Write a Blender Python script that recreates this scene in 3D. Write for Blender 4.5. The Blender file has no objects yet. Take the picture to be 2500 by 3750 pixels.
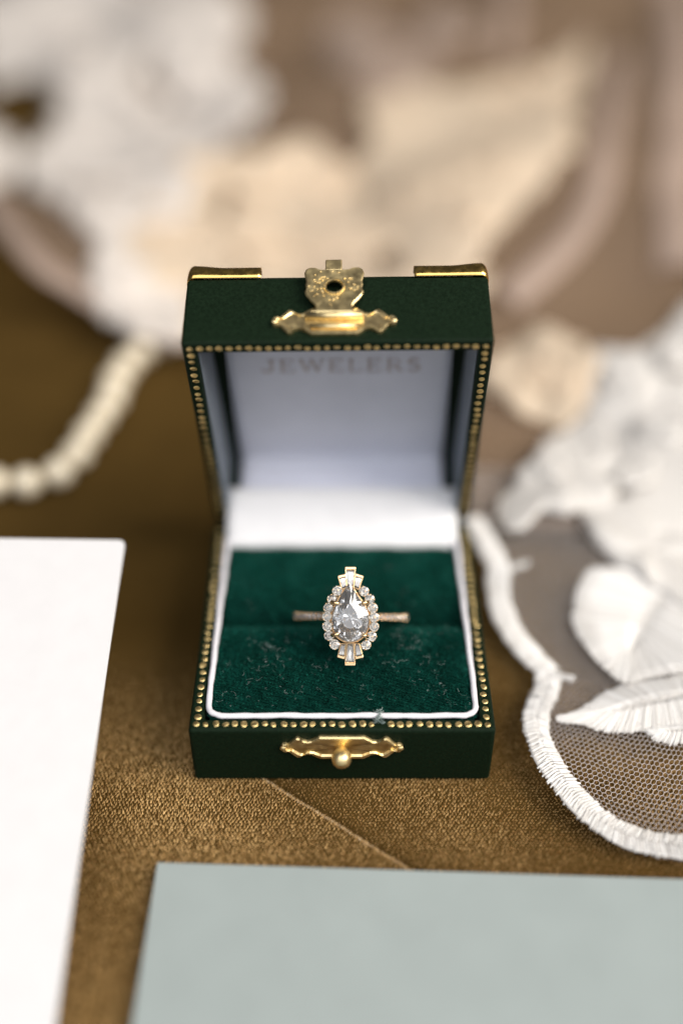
import bpy, bmesh, math, random
import numpy as np
from mathutils import Vector, Matrix
random.seed(7); rng = np.random.default_rng(7)

# one drawing unit below = 0.9 mm (the box is 56 units = 50 mm wide)
S = 0.0009
scene = bpy.context.scene
col = scene.collection

# ------------------------------------------------------------------ camera
cam = bpy.data.cameras.new('camera'); cam_o = bpy.data.objects.new('camera', cam); col.objects.link(cam_o)
cam_o.location = (-0.105*S, -129.3*S, 176.66*S)
cam_o.rotation_euler = (math.radians(90-40.32), 0, 0)
cam.sensor_fit = 'HORIZONTAL'; cam.sensor_width = 24; cam.lens = 39.37
cam.clip_start = 0.005; cam.clip_end = 20
cam.dof.use_dof = True; cam.dof.focus_distance = 208.5*S; cam.dof.aperture_fstop = 2.5
scene.camera = cam_o

# ------------------------------------------------------------------ light
w = bpy.data.worlds.new('World'); scene.world = w; w.use_nodes = True
bg = w.node_tree.nodes['Background']; bg.inputs[0].default_value = (0.90, 0.94, 1.0, 1); bg.inputs[1].default_value = 0.05
def area(name, loc, target, sx, sy, power, color):
    l = bpy.data.lights.new(name, 'AREA'); l.shape = 'RECTANGLE'; l.size = sx*S; l.size_y = sy*S
    l.energy = power; l.color = color
    o = bpy.data.objects.new(name, l); col.objects.link(o)
    o.location = [c*S for c in loc]
    d = Vector(target)-Vector(loc); o.rotation_euler = d.to_track_quat('-Z', 'Y').to_euler()
    return o
area('window_light', (1390, -390, 1330), (0, 60, 10), 1300, 1250, 35.0, (1.0, 0.94, 0.86))
area('gem_fill_light', (0, -640, 1550), (0, 30, 10), 2300, 850, 11.0, (0.97, 0.97, 1.0))  # unseen panel added above the front to make the diamonds sparkle
area('rear_fill_light', (-50, -1450, 1130), (0, 30, 20), 2700, 1500, 12.0, (0.91, 0.94, 1.0))  # unseen panel added behind the camera to brighten gems and lid panel
vs = scene.view_settings; vs.view_transform = 'Standard'; vs.look = 'None'; vs.exposure = 0.15; vs.gamma = 1
cy = scene.cycles
cy.max_bounces = 14; cy.transmission_bounces = 14; cy.transparent_max_bounces = 16; cy.glossy_bounces = 6; cy.diffuse_bounces = 4
cy.caustics_reflective = False; cy.caustics_refractive = True; cy.sample_clamp_indirect = 5
cy.use_denoising = True

# ------------------------------------------------------------------ helpers
def tag(o, label=None, cat=None, group=None, kind=None):
    if label: o['label'] = label
    if cat: o['category'] = cat
    if group: o['group'] = group
    if kind: o['kind'] = kind
    return o
WLOC = {}
def adopt(o, parent):
    if parent is not None:
        o.parent = parent
        l = WLOC.get(parent.name)
        if l is not None: o.matrix_parent_inverse = Matrix.Translation(-l)
def thing(name, loc, label, cat, group=None):
    o = bpy.data.objects.new(name, None); col.objects.link(o)
    o.empty_display_size = 0.005
    o.location = [c*S for c in loc]; WLOC[o.name] = Vector(o.location)
    return tag(o, label, cat, group)
def mesh(name, verts, faces, smooth=False):
    me = bpy.data.meshes.new(name)
    v = np.asarray(verts, dtype=float)*S
    me.from_pydata(v.tolist(), [], faces if isinstance(faces, list) else faces.tolist())
    if smooth: me.polygons.foreach_set('use_smooth', [True]*len(me.polygons))
    me.update(); return me
def obj(name, verts, faces, m, parent=None, smooth=False, fix=False):
    me = mesh(name, verts, faces, smooth); me.materials.append(m)
    if fix:
        bm = bmesh.new(); bm.from_mesh(me); bmesh.ops.recalc_face_normals(bm, faces=bm.faces); bm.to_mesh(me); bm.free()
    o = bpy.data.objects.new(name, me); col.objects.link(o); adopt(o, parent); return o
def place(name, me, parent, mat4):
    o = bpy.data.objects.new(name, me); col.objects.link(o); adopt(o, parent); o.matrix_basis = mat4; return o
def bevel(o, width, seg=3, angle=35):
    b = o.modifiers.new('bevel', 'BEVEL'); b.width = width*S; b.segments = seg; b.limit_method = 'ANGLE'; b.angle_limit = math.radians(angle)
    b.harden_normals = False
    return o
class MB:
    def __init__(s): s.v = []; s.f = []
    def add(s, verts, faces):
        n = len(s.v); s.v += [tuple(p) for p in verts]; s.f += [tuple(i+n for i in f) for f in faces]; return s
    def box(s, a, b, T=lambda p: p):
        (x0,y0,z0),(x1,y1,z1) = a, b
        vs = [(x0,y0,z0),(x1,y0,z0),(x1,y1,z0),(x0,y1,z0),(x0,y0,z1),(x1,y0,z1),(x1,y1,z1),(x0,y1,z1)]
        return s.add([T(p) for p in vs], [(0,3,2,1),(4,5,6,7),(0,1,5,4),(1,2,6,5),(2,3,7,6),(3,0,4,7)])
    def tube(s, pts, r, n=8, closed=False, up=(0,0,1), sx=1.0, sy=1.0, cap=True):
        pts = [Vector(p) for p in pts]; m = len(pts); rings = []
        for i, p in enumerate(pts):
            if closed: d = pts[(i+1) % m]-pts[i-1]
            else: d = pts[min(i+1, m-1)]-pts[max(i-1, 0)]
            d.normalize(); a = d.cross(Vector(up))
            if a.length < 1e-6: a = d.cross(Vector((1,0,0)))
            a.normalize(); b = a.cross(d)
            rr = r[i] if hasattr(r, '__len__') else r
            rings.append([p+a*(rr*sx*math.cos(2*math.pi*k/n))+b*(rr*sy*math.sin(2*math.pi*k/n)) for k in range(n)])
        vs = [q for g in rings for q in g]; fs = []
        for i in range(m if closed else m-1):
            j = (i+1) % m
            fs += [(i*n+k, i*n+(k+1) % n, j*n+(k+1) % n, j*n+k) for k in range(n)]
        if cap and not closed: fs += [tuple(range(n-1, -1, -1)), tuple((m-1)*n+k for k in range(n))]
        return s.add(vs, fs)
    def dome(s, c, r, ax, n=10, rings=4, flat=1.0, full=False):
        c = Vector(c); ax = Vector(ax).normalized(); a = ax.orthogonal().normalized(); b = ax.cross(a)
        lo = -math.pi/2 if full else 0
        vs = []; fs = []
        for i in range(rings+1):
            t = lo+(math.pi/2-lo)*i/rings
            if i == rings: vs.append(c+ax*r*flat)
            else: vs += [c+(a*math.cos(2*math.pi*k/n)+b*math.sin(2*math.pi*k/n))*r*math.cos(t)+ax*r*flat*math.sin(t) for k in range(n)]
        for i in range(rings-1): fs += [(i*n+k, i*n+(k+1) % n, (i+1)*n+(k+1) % n, (i+1)*n+k) for k in range(n)]
        top = rings*n; i = rings-1
        fs += [(i*n+k, i*n+(k+1) % n, top) for k in range(n)]
        return s.add(vs, fs)
    def build(s, name, m, parent=None, smooth=False, fix=False): return obj(name, s.v, s.f, m, parent, smooth, fix)
def spline(pts, n, closed=False):
    P = np.array(pts, float); m = len(P); out = []
    segs = m if closed else m-1
    for i in range(segs):
        if closed: p0,p1,p2,p3 = P[(i-1)%m],P[i],P[(i+1)%m],P[(i+2)%m]
        else: p0,p1,p2,p3 = P[max(i-1,0)],P[i],P[i+1],P[min(i+2,m-1)]
        for k in range(n):
            t = k/n
            out.append(.5*((2*p1)+(-p0+p2)*t+(2*p0-5*p1+4*p2-p3)*t*t+(-p0+3*p1-3*p2+p3)*t**3))
    if not closed: out.append(P[-1])
    return np.array(out)
def resample(P, step, closed=False):
    P = np.array(P, float)
    if closed: P = np.vstack([P, P[:1]])
    d = np.r_[0, np.cumsum(np.linalg.norm(np.diff(P, axis=0), axis=1))]
    n = max(2, int(round(d[-1]/step)))
    t = np.linspace(0, d[-1], n+1)
    Q = np.stack([np.interp(t, d, P[:, k]) for k in range(P.shape[1])], 1)
    return Q[:-1] if closed else Q
def ss(a, b, x):
    t = np.clip((x-a)/(b-a), 0, 1); return t*t*(3-2*t)

# ------------------------------------------------------------------ materials
def mat(name, color, rough=.5, metal=0.0, vary=0.0, vsize=3.0, bump=0.0, bsize=1.0, color2=None, spec=.5, sheen=0.0, sheen_tint=None, coat=0.0, stretch=None, rvary=0.0, trans=0.0):
    m = bpy.data.materials.new(name); m.use_nodes = True; nt = m.node_tree; N = nt.nodes; Lk = nt.links
    b = N['Principled BSDF']
    b.inputs['Roughness'].default_value = rough; b.inputs['Metallic'].default_value = metal
    b.inputs['Specular IOR Level'].default_value = spec
    b.inputs['Coat Weight'].default_value = coat; b.inputs['Coat Roughness'].default_value = .12
    if sheen:
        b.inputs['Sheen Weight'].default_value = sheen; b.inputs['Sheen Roughness'].default_value = .45
        b.inputs['Sheen Tint'].default_value = (*(sheen_tint or color), 1)
    tc = N.new('ShaderNodeTexCoord'); mp = N.new('ShaderNodeMapping'); Lk.new(tc.outputs['Object'], mp.inputs['Vector'])
    if stretch: mp.inputs['Scale'].default_value = stretch
    no = N.new('ShaderNodeTexNoise'); no.inputs['Scale'].default_value = 1/(vsize*S); no.inputs['Detail'].default_value = 5
    Lk.new(mp.outputs[0], no.inputs['Vector'])
    rp = N.new('ShaderNodeValToRGB'); c2 = color2 or tuple(c*(1-vary) for c in color)
    hi = color if color2 else tuple(min(1, c*(1+vary*.6)) for c in color)
    rp.color_ramp.elements[0].position = .32; rp.color_ramp.elements[1].position = .68
    rp.color_ramp.elements[0].color = (*c2, 1); rp.color_ramp.elements[1].color = (*hi, 1)
    Lk.new(no.outputs['Fac'], rp.inputs[0]); Lk.new(rp.outputs[0], b.inputs['Base Color'])
    if rvary:
        mr = N.new('ShaderNodeMapRange'); mr.inputs['To Min'].default_value = max(.02, rough-rvary); mr.inputs['To Max'].default_value = rough+rvary
        mr.inputs['From Min'].default_value = .3; mr.inputs['From Max'].default_value = .7
        Lk.new(no.outputs['Fac'], mr.inputs['Value']); Lk.new(mr.outputs[0], b.inputs['Roughness'])
    if bump:
        n2 = N.new('ShaderNodeTexNoise'); n2.inputs['Scale'].default_value = 1/(bsize*S); n2.inputs['Detail'].default_value = 4
        Lk.new(mp.outputs[0], n2.inputs['Vector'])
        bp = N.new('ShaderNodeBump'); bp.inputs['Strength'].default_value = 1; bp.inputs['Distance'].default_value = bump*S
        Lk.new(n2.outputs['Fac'], bp.inputs['Height']); Lk.new(bp.outputs[0], b.inputs['Normal'])
    if trans:
        tr = N.new('ShaderNodeBsdfTranslucent'); Lk.new(rp.outputs[0], tr.inputs['Color'])
        mx = N.new('ShaderNodeMixShader'); mx.inputs[0].default_value = trans
        Lk.new(b.outputs[0], mx.inputs[1]); Lk.new(tr.outputs[0], mx.inputs[2]); Lk.new(mx.outputs[0], N['Material Output'].inputs['Surface'])
    return m
def hairmat(name, ca, cb, rough=.6, sheen=0.0, spec=.3):
    """per-fibre colour from a random value per mesh island"""
    m = bpy.data.materials.new(name); m.use_nodes = True; nt = m.node_tree; N = nt.nodes; Lk = nt.links
    b = N['Principled BSDF']; b.inputs['Roughness'].default_value = rough; b.inputs['Specular IOR Level'].default_value = spec
    g = N.new('ShaderNodeNewGeometry'); rp = N.new('ShaderNodeValToRGB')
    rp.color_ramp.elements[0].color = (*ca, 1); rp.color_ramp.elements[1].color = (*cb, 1)
    Lk.new(g.outputs['Random Per Island'], rp.inputs[0]); Lk.new(rp.outputs[0], b.inputs['Base Color'])
    if sheen: b.inputs['Sheen Weight'].default_value = sheen; b.inputs['Sheen Tint'].default_value = (*cb, 1)
    return m
M = {}
M['leather'] = mat('green_leatherette', (.0065,.0150,.0068), .55, vary=.3, vsize=.6, bump=.07, bsize=.35, spec=.08, rvary=.08)
M['edge'] = M['leather']
M['brass'] = mat('stamped_brass', (.95,.74,.38), .40, 1, vary=.12, vsize=1.5, bump=.03, bsize=.5, rvary=.08)
M['cap'] = mat('polished_brass', (.97,.60,.18), .26, 1, vary=.12, vsize=1.2, bump=.02, bsize=.8, rvary=.08)
M['foil'] = mat('gold_foil', (.92,.66,.29), .42, 1, vary=.25, vsize=.8, bump=.04, bsize=.4, rvary=.1)
M['satin'] = mat('white_satin', (.80,.79,.79), .55, vary=.03, vsize=6, bump=.05, bsize=4, spec=.3, sheen=.1, sheen_tint=(1,1,1))
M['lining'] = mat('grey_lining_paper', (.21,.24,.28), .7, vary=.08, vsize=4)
M['panel'] = mat('blue_lit_satin', (.70,.71,.80), .55, vary=.03, vsize=6, bump=.05, bsize=4, spec=.3, sheen=.1, sheen_tint=(1,1,1))  # white satin with the bluish light tinted into its colour
M['piping'] = mat('white_piping', (.80,.77,.79), .6, vary=.06, vsize=1.2, bump=.05, bsize=.5)
M['letter'] = mat('gold_print', (.55,.49,.49), .5, .2, vary=.2, vsize=1)
M['gvelvet'] = mat('green_velvet', (.001,.030,.021), .9, vary=.4, vsize=2.2, spec=.1, sheen=.25, sheen_tint=(.02,.28,.20), bump=.15, bsize=.5)
M['gpile'] = hairmat('green_velvet_pile', (.001,.024,.017), (.010,.155,.110), .5)
M['lint'] = hairmat('pale_lint', (.10,.17,.15), (.42,.47,.45), .6)
M['bvelvet'] = mat('brown_velvet', (.076,.044,.0115), .9, vary=.14, vsize=20, spec=.03, sheen=.06, sheen_tint=(.45,.25,.08), bump=.25, bsize=.8)
M['bpile'] = hairmat('brown_velvet_pile', (.46,.275,.096), (.90,.60,.265), .7, spec=.06)
M['seamlt'] = hairmat('seam_fray', (.45,.30,.15), (.80,.62,.38), .6)
M['wcard'] = mat('white_card_stock', (.71,.695,.69), .6, vary=.02, vsize=5, bump=.012, bsize=.6, spec=.3)
M['gcard'] = mat('sage_card_stock', (.335,.378,.366), .6, vary=.035, vsize=9, bump=.012, bsize=.5, spec=.3)
M['gcore'] = mat('card_edge', (.62,.64,.62), .7, vary=.05, vsize=1)
M['thread'] = mat('white_embroidery', (.79,.755,.71), .55, vary=.06, vsize=2, bump=.10, bsize=.5, spec=.35, trans=.18)
M['stitch'] = hairmat('white_satin_stitch', (.68,.65,.61), (.84,.82,.79), .45)
def sheer(m, k):
    nt = m.node_tree; N = nt.nodes; Lk = nt.links; src = N['Material Output'].inputs['Surface'].links[0].from_socket
    tr = N.new('ShaderNodeBsdfTransparent'); mx = N.new('ShaderNodeMixShader'); mx.inputs[0].default_value = k
    Lk.new(src, mx.inputs[1]); Lk.new(tr.outputs[0], mx.inputs[2]); Lk.new(mx.outputs[0], N['Material Output'].inputs['Surface']); return m
M['sheer'] = sheer(mat('sheer_white_embroidery', (.88,.81,.74), .6, vary=.10, vsize=10, bump=.3, bsize=2, trans=.25), .03)
M['warmlit'] = sheer(mat('sheer_warm_lit_embroidery', (.87,.71,.53), .6, vary=.10, vsize=12, bump=.3, bsize=2, trans=.25), .05)  # white petals, warm backlight and bounce put into the colour
M['blush'] = sheer(mat('sheer_blush_tulle', (.66,.52,.43), .6, vary=.05, vsize=8, trans=.3), .4)
M['net'] = mat('tulle_thread', (.62,.56,.52), .5, vary=.05, vsize=3)
M['pearl'] = mat('champagne_pearl', (.86,.75,.56), .22, vary=.06, vsize=4, coat=.7)
M['rgold'] = mat('rose_gold', (.96,.66,.36), .2, 1, vary=.08, vsize=.8, bump=.01, bsize=.4)
def gemmat(name, tint=(1,1,1), ior=2.4, dif=.09):
    m = bpy.data.materials.new(name); m.use_nodes = True; nt = m.node_tree; N = nt.nodes; Lk = nt.links
    N.remove(N['Principled BSDF'])
    g = N.new('ShaderNodeBsdfGlass'); g.inputs['IOR'].default_value = ior; g.inputs['Roughness'].default_value = 0.0
    tc = N.new('ShaderNodeTexCoord'); no = N.new('ShaderNodeTexNoise'); no.inputs['Scale'].default_value = 1/(1.1*S)
    Lk.new(tc.outputs['Object'], no.inputs['Vector'])
    rp = N.new('ShaderNodeValToRGB'); rp.color_ramp.elements[0].color = (*[c*.94 for c in tint], 1); rp.color_ramp.elements[1].color = (*tint, 1)
    Lk.new(no.outputs['Fac'], rp.inputs[0]); Lk.new(rp.outputs[0], g.inputs['Color'])
    gl = N.new('ShaderNodeBsdfGlossy'); gl.inputs['Roughness'].default_value = .05; gl.inputs['Color'].default_value = (.95,.95,.95,1)
    mx = N.new('ShaderNodeMixShader'); mx.inputs[0].default_value = .04
    Lk.new(g.outputs[0], mx.inputs[1]); Lk.new(gl.outputs[0], mx.inputs[2])
    df = N.new('ShaderNodeBsdfDiffuse'); df.inputs['Color'].default_value = (.9,.89,.87,1)
    m2 = N.new('ShaderNodeMixShader'); m2.inputs[0].default_value = dif
    Lk.new(mx.outputs[0], m2.inputs[1]); Lk.new(df.outputs[0], m2.inputs[2]); Lk.new(m2.outputs[0], N['Material Output'].inputs['Surface'])
    return m
M['diamond'] = gemmat('diamond', ior=2.42); M['pave'] = gemmat('pave_diamond', (1,.94,.84), 2.4, .25); M['melee'] = gemmat('small_diamond', (1,.985,.95))
def tullemat():
    m = bpy.data.materials.new('far_tulle'); m.use_nodes = True; nt = m.node_tree; N = nt.nodes; Lk = nt.links
    b = N['Principled BSDF']; b.inputs['Roughness'].default_value = .7
    tc = N.new('ShaderNodeTexCoord'); no = N.new('ShaderNodeTexNoise'); no.inputs['Scale'].default_value = 1/(26*S); Lk.new(tc.outputs['Object'], no.inputs['Vector'])
    rp = N.new('ShaderNodeValToRGB'); rp.color_ramp.elements[0].color = (.56,.39,.27,1); rp.color_ramp.elements[1].color = (.64,.45,.31,1)
    Lk.new(no.outputs['Fac'], rp.inputs[0]); Lk.new(rp.outputs[0], b.inputs['Base Color'])
    tl = N.new('ShaderNodeBsdfTranslucent'); Lk.new(rp.outputs[0], tl.inputs['Color'])
    m1 = N.new('ShaderNodeMixShader'); m1.inputs[0].default_value = .35; Lk.new(b.outputs[0], m1.inputs[1]); Lk.new(tl.outputs[0], m1.inputs[2])
    tr = N.new('ShaderNodeBsdfTransparent'); mx = N.new('ShaderNodeMixShader'); mx.inputs[0].default_value = .42
    Lk.new(tr.outputs[0], mx.inputs[1]); Lk.new(m1.outputs[0], mx.inputs[2]); Lk.new(mx.outputs[0], N['Material Output'].inputs['Surface'])
    return m
M['tulle'] = tullemat()

# ------------------------------------------------------------------ upholstery (the ground)
SA, SB = np.array([-12.8,-.7]), np.array([14.2,-20.1]); SD = (SB-SA)/np.linalg.norm(SB-SA); SN = np.array([-SD[1], SD[0]])   # seam line
def gz(x, y):
    x = np.asarray(x, float); y = np.asarray(y, float)
    d = (x-SA[0])*SN[0]+(y-SA[1])*SN[1]; t = (x-SA[0])*SD[0]+(y-SA[1])*SD[1]
    d = d+.10*np.sin(t*.35)
    near = ss(-90,-60,-np.abs(t))*ss(-17,-9,t)
    z = -1.3*np.exp(-((d-.15)/.6)**2)*near + .35*np.exp(-((d+1.6)/1.5)**2)*near - .25*ss(0,3,d)*near
    z = z+.35*np.sin(.11*x+.4)*np.sin(.09*y+1.1)*ss(-8,-20,y) 
    return z-.05
def axis(parts):
    out = []
    for a, b, s in parts: out += list(np.arange(a, b, s))
    return np.array(out+[parts[-1][1]])
gx = axis([(-1600,-400,60),(-400,-80,16),(-80,-26,2),(-26,26,.55),(26,90,2),(90,400,16),(400,1600,60)])
gy = axis([(-500,-100,40),(-100,-34,3),(-34,4,.55),(4,90,3),(90,400,14),(400,2200,60)])
X, Y = np.meshgrid(gx, gy); Z = gz(X, Y); nx = len(gx); ny = len(gy)
idx = np.arange(nx*ny).reshape(ny, nx)
quads = np.stack([idx[:-1,:-1], idx[:-1,1:], idx[1:,1:], idx[1:,:-1]], -1).reshape(-1, 4)
ground = obj('velvet_upholstery', np.stack([X.ravel(), Y.ravel(), Z.ravel()], 1), quads, M['bvelvet'], smooth=True)
tag(ground, 'brown velvet sofa upholstery with a diagonal seam in front of the box', 'upholstery', kind='structure')
def fibres(P, dirs, length, width, side=None):
    """one slim triangle per fibre"""
    n = len(P); d = dirs/np.linalg.norm(dirs, axis=1, keepdims=True)
    a = rng.normal(size=(n, 3)); a -= (a*d).sum(1, keepdims=True)*d; a /= np.linalg.norm(a, axis=1, keepdims=True)
    Lh = np.asarray(length).reshape(-1, 1)
    V = np.stack([P-a*width*.5, P+a*width*.5, P+d*Lh], 1).reshape(-1, 3)
    return V, np.arange(3*n).reshape(-1, 3)
# pile in tufts on a woven lattice
tx = np.arange(-62, 74, .74); ty = np.arange(-52, 66, .60)
TX, TY = np.meshgrid(tx, ty); TX = TX+(np.arange(len(ty)) % 2)[:, None]*.37
TX = TX+.22*TY*0.35
TX = TX.ravel(); TY = TY.ravel()
keep = ~((np.abs(TX) < 27.6) & (TY > .4) & (TY < 57.6)); TX = TX[keep]; TY = TY[keep]
TX = TX+rng.normal(0, .05, len(TX)); TY = TY+rng.normal(0, .05, len(TY))
k = 5; PX = np.repeat(TX, k)+rng.normal(0, .10, len(TX)*k); PY = np.repeat(TY, k)+rng.normal(0, .085, len(TX)*k)
d = (PX-SA[0])*SN[0]+(PY-SA[1])*SN[1]
right = (d > 0) & ((PX-SA[0])*SD[0]+(PY-SA[1])*SD[1] > -12)
lean = np.where(right, -.05, .45)+.25*np.sin(.13*PX+.1*PY)+rng.normal(0, .16, len(PX))
leanx = np.where(right, .25, .35)+rng.normal(0, .18, len(PX))
V, F = fibres(np.stack([PX, PY, gz(PX, PY)-.1], 1), np.stack([leanx, lean, np.ones(len(PX))], 1), rng.uniform(.55, .95, len(PX))*(1-np.where(PX > 0, .6, .92)*ss(-4, 46, PY)), .21)  # box's shade put into pile length: shorter towards the back, most at left
tag(obj('velvet_pile', V, F, M['bpile'], ground), kind='stuff')
# frayed pale edge of the seam
n = 800; t = rng.uniform(-3, 36, n); dd = rng.normal(-.55, .2, n)
q = SA+np.outer(t, SD)+np.outer(dd-.10*np.sin(t*.35), SN)
V, F = fibres(np.stack([q[:,0], q[:,1], gz(q[:,0], q[:,1])], 1), np.stack([SN[0]+rng.normal(0,.5,n), SN[1]+rng.normal(0,.5,n), np.full(n,.9)], 1), rng.uniform(.35, .7, n), .14)
tag(obj('seam_fray', V, F, M['seamlt'], ground), kind='stuff')

# ------------------------------------------------------------------ ring box
W, D, H, HL = 56., 58., 14.9, 16.2
WALL = 2.75
LA, LR = math.radians(15.7), math.radians(.85)
def Lp(p):
    x, u, v = p
    xr = x*math.cos(LR)-u*math.sin(LR); ur = x*math.sin(LR)+u*math.cos(LR)
    return (xr, D-ur*math.sin(LA)+v*math.cos(LA), H+ur*math.cos(LA)+v*math.sin(LA))
LU = Vector(Lp((0,1,0)))-Vector(Lp((0,0,0))); LX = Vector(Lp((1,0,0)))-Vector(Lp((0,0,0))); LV = Vector(Lp((0,0,1)))-Vector(Lp((0,0,0)))
box = thing('ring_box', (0, D/2, 0), 'open green leatherette ring box with gold-dotted rims and brass clasp', 'ring box')
def tray(T, w, d0, d1, h0, h1, wall, floor):
    """open tray: opening at h1, closed at h0; in local (x, d, h)"""
    m = MB(); x0, x1 = -w/2, w/2; i0, i1 = x0+wall, x1-wall; e0, e1 = d0+wall, d1-wall; fl = h0+floor*(1 if h1 > h0 else -1)
    vs = [(x0,d0,h0),(x1,d0,h0),(x1,d1,h0),(x0,d1,h0),(x0,d0,h1),(x1,d0,h1),(x1,d1,h1),(x0,d1,h1),
          (i0,e0,h1),(i1,e0,h1),(i1,e1,h1),(i0,e1,h1),(i0,e0,fl),(i1,e0,fl),(i1,e1,fl),(i0,e1,fl)]
    fs = [(0,3,2,1),(0,1,5,4),(1,2,6,5),(2,3,7,6),(3,0,4,7),(4,5,9,8),(5,6,10,9),(6,7,11,10),(7,4,8,11),(8,9,13,12),(9,10,14,13),(10,11,15,14),(11,8,12,15),(12,13,14,15)]
    m.add([T(p) for p in vs], fs); return m
base = tray(lambda p: p, W, 0, D-.3, 0.05, H, WALL, 1.2).build('base', M['leather'], box, fix=True); bevel(base, .75, 4)
lid = tray(lambda p: Lp((p[0], p[1], p[2])), W, .4, D, HL, 0, WALL, 1.6).build('lid', M['leather'], box, fix=True); bevel(lid, .65, 4)
# padded lid top
def slab(T, w0, w1, u0, u1, v0, v1, ins):
    m = MB()
    vs = [(w0,u0,v0),(w1,u0,v0),(w1,u1,v0),(w0,u1,v0),(w0+ins,u0+ins,v1),(w1-ins,u0+ins,v1),(w1-ins,u1-ins,v1),(w0+ins,u1-ins,v1)]
    m.add([T(p) for p in vs], [(0,3,2,1),(4,5,6,7),(0,1,5,4),(1,2,6,5),(2,3,7,6),(3,0,4,7)]); return m
tp = slab(Lp, -27.4, 27.4, 1, 57.4, HL-.05, HL+1.5, .6).build('lid_top_pad', M['leather'], lid, fix=True); bevel(tp, .5, 4, 20)
# gold dots stamped on the rims
dm = MB().dome((0,0,0), .67, (0,0,1), 12, 3, .25); dot = mesh('gold_dot', dm.v, dm.f, True); dot.materials.append(M['foil'])
nd = 31; sp = (W-2*1.45)/(nd-1); r0 = 1.45
def bdot(x, y):
    if abs(x-6.9) < .8 and y < 3: return
    s = 1+random.uniform(-.14, .10)
    place('gold_dot', dot, base, Matrix.Translation(Vector((x+random.uniform(-.10,.10), y+random.uniform(-.10,.10), H-.03))*S) @ Matrix.Rotation(random.uniform(0, 6.28), 4, 'Z') @ Matrix.Rotation(random.uniform(-.3,.3), 4, 'X') @ Matrix.Diagonal((s, s*random.uniform(.94,1.05), 1, 1)))
LM = Matrix((LX, LU, -LV)).transposed().to_4x4()
def ldot(x, u):
    s = 1+random.uniform(-.14, .10)
    place('gold_dot', dot, lid, Matrix.Translation(Vector(Lp((x+random.uniform(-.10,.10), u+random.uniform(-.10,.10), .03)))*S) @ LM @ Matrix.Rotation(random.uniform(-.3,.3), 4, 'X') @ Matrix.Diagonal((s, s, 1, 1)))
for i in range(nd):
    x = -W/2+r0+i*sp; bdot(x, r0); ldot(x, D-r0)
ns = 31
for i in range(1, ns):
    y = r0+i*sp
    if y > D-2: break
    for s in (-1, 1): bdot(s*(W/2-r0), y); ldot(s*(W/2-r0), D-y)
# hinge barrel behind
MB().tube([(-22,D+.4,H+.1),(22,D+.4,H+.1)], .55, 10).build('hinge', M['brass'], box, True)

# --- base lining: white piping round the cushion
pts = []
xi, yf, yb, rc = 24.75, 3.35, 52, 2.6
for y in np.linspace(yb, yf+rc, 30): pts.append((-xi, y))
for a in np.linspace(math.pi, 1.5*math.pi, 9)[1:]: pts.append((-xi+rc+rc*math.cos(a), yf+rc+rc*math.sin(a)))
for x in np.linspace(-xi+rc, xi-rc, 30)[1:]: pts.append((x, yf))
for a in np.linspace(1.5*math.pi, 2*math.pi, 9)[1:]: pts.append((xi-rc+rc*math.cos(a), yf+rc+rc*math.sin(a)))
for y in np.linspace(yf+rc, yb, 30)[1:]: pts.append((xi, y))
pip = [(x+.05*math.sin(i*.9), y+.05*math.sin(i*1.3), H+.05+.08*math.sin(i*.6)) for i, (x, y) in enumerate(pts)]
MB().tube(pip, [.56+.035*math.sin(i*2.1)+random.uniform(-.025,.025) for i in range(len(pip))], 10, sy=.9).build('piping', M['piping'], base, True)

# --- cushions
def cushion(name, x0, x1, y0, y1, puff, edge, seed):
    nx_, ny_ = 70, 40
    gx_ = x0+(x1-x0)*(.5-.5*np.cos(np.linspace(0, np.pi, nx_))); gy_ = y0+(y1-y0)*(.5-.5*np.cos(np.linspace(0, np.pi, ny_)))
    X, Y = np.meshgrid(gx_, gy_); Z = cz(X, Y, x0, x1, y0, y1, puff, edge)
    V = np.stack([X.ravel(), Y.ravel(), Z.ravel()], 1); I = np.arange(nx_*ny_).reshape(ny_, nx_)
    F = np.stack([I[:-1,:-1], I[:-1,1:], I[1:,1:], I[1:,:-1]], -1).reshape(-1, 4).tolist()
    rim = list(I[0,:])+list(I[1:,-1])+list(I[-1,-2::-1])+list(I[-2:0:-1,0]); n0 = len(V)
    V = np.vstack([V, np.array([(V[i][0], V[i][1], 4.) for i in rim])]); m = len(rim)
    F += [(rim[(k+1) % m], rim[k], n0+k, n0+(k+1) % m) for k in range(m)]
    o = obj(name, V, F, M['gvelvet'], box, True)
    return o
def cz(X, Y, x0, x1, y0, y1, puff, edge):
    slot, out = (y1-Y, Y-y0) if y0 < 20 else (Y-y0, y1-Y)
    e = np.clip(np.minimum(np.minimum(X-x0, x1-X), out), 0, edge)/edge
    roll = np.sqrt(np.clip(1-(1-e)**2, 0, 1))
    es = np.clip(slot, 0, 5.5)/5.5; roll = roll-(2.6 if y0 < 20 else 3.4)*(1-np.sqrt(np.clip(1-(1-es)**2, 0, 1)))
    cxn = (X-(x0+x1)/2)/((x1-x0)/2); cyn = (Y-(y0+y1)/2)/((y1-y0)/2)
    return H-1.7-(.7 if y0 > 20 else 0)+1.45*roll+puff*(1-np.clip(cxn, -1, 1)**4)*(1-np.clip(cyn, -1, 1)**2)+.12*np.sin(X*.6+Y*.3)
CF = (-24.5, 24.5, 3.6, 27.7, 2.0, 1.6); CR = (-24.5, 24.5, 30.3, 50.8, 1.2, 1.8)
cf = cushion('front_cushion', *CF, 1); cr = cushion('rear_cushion', *CR, 2)
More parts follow.
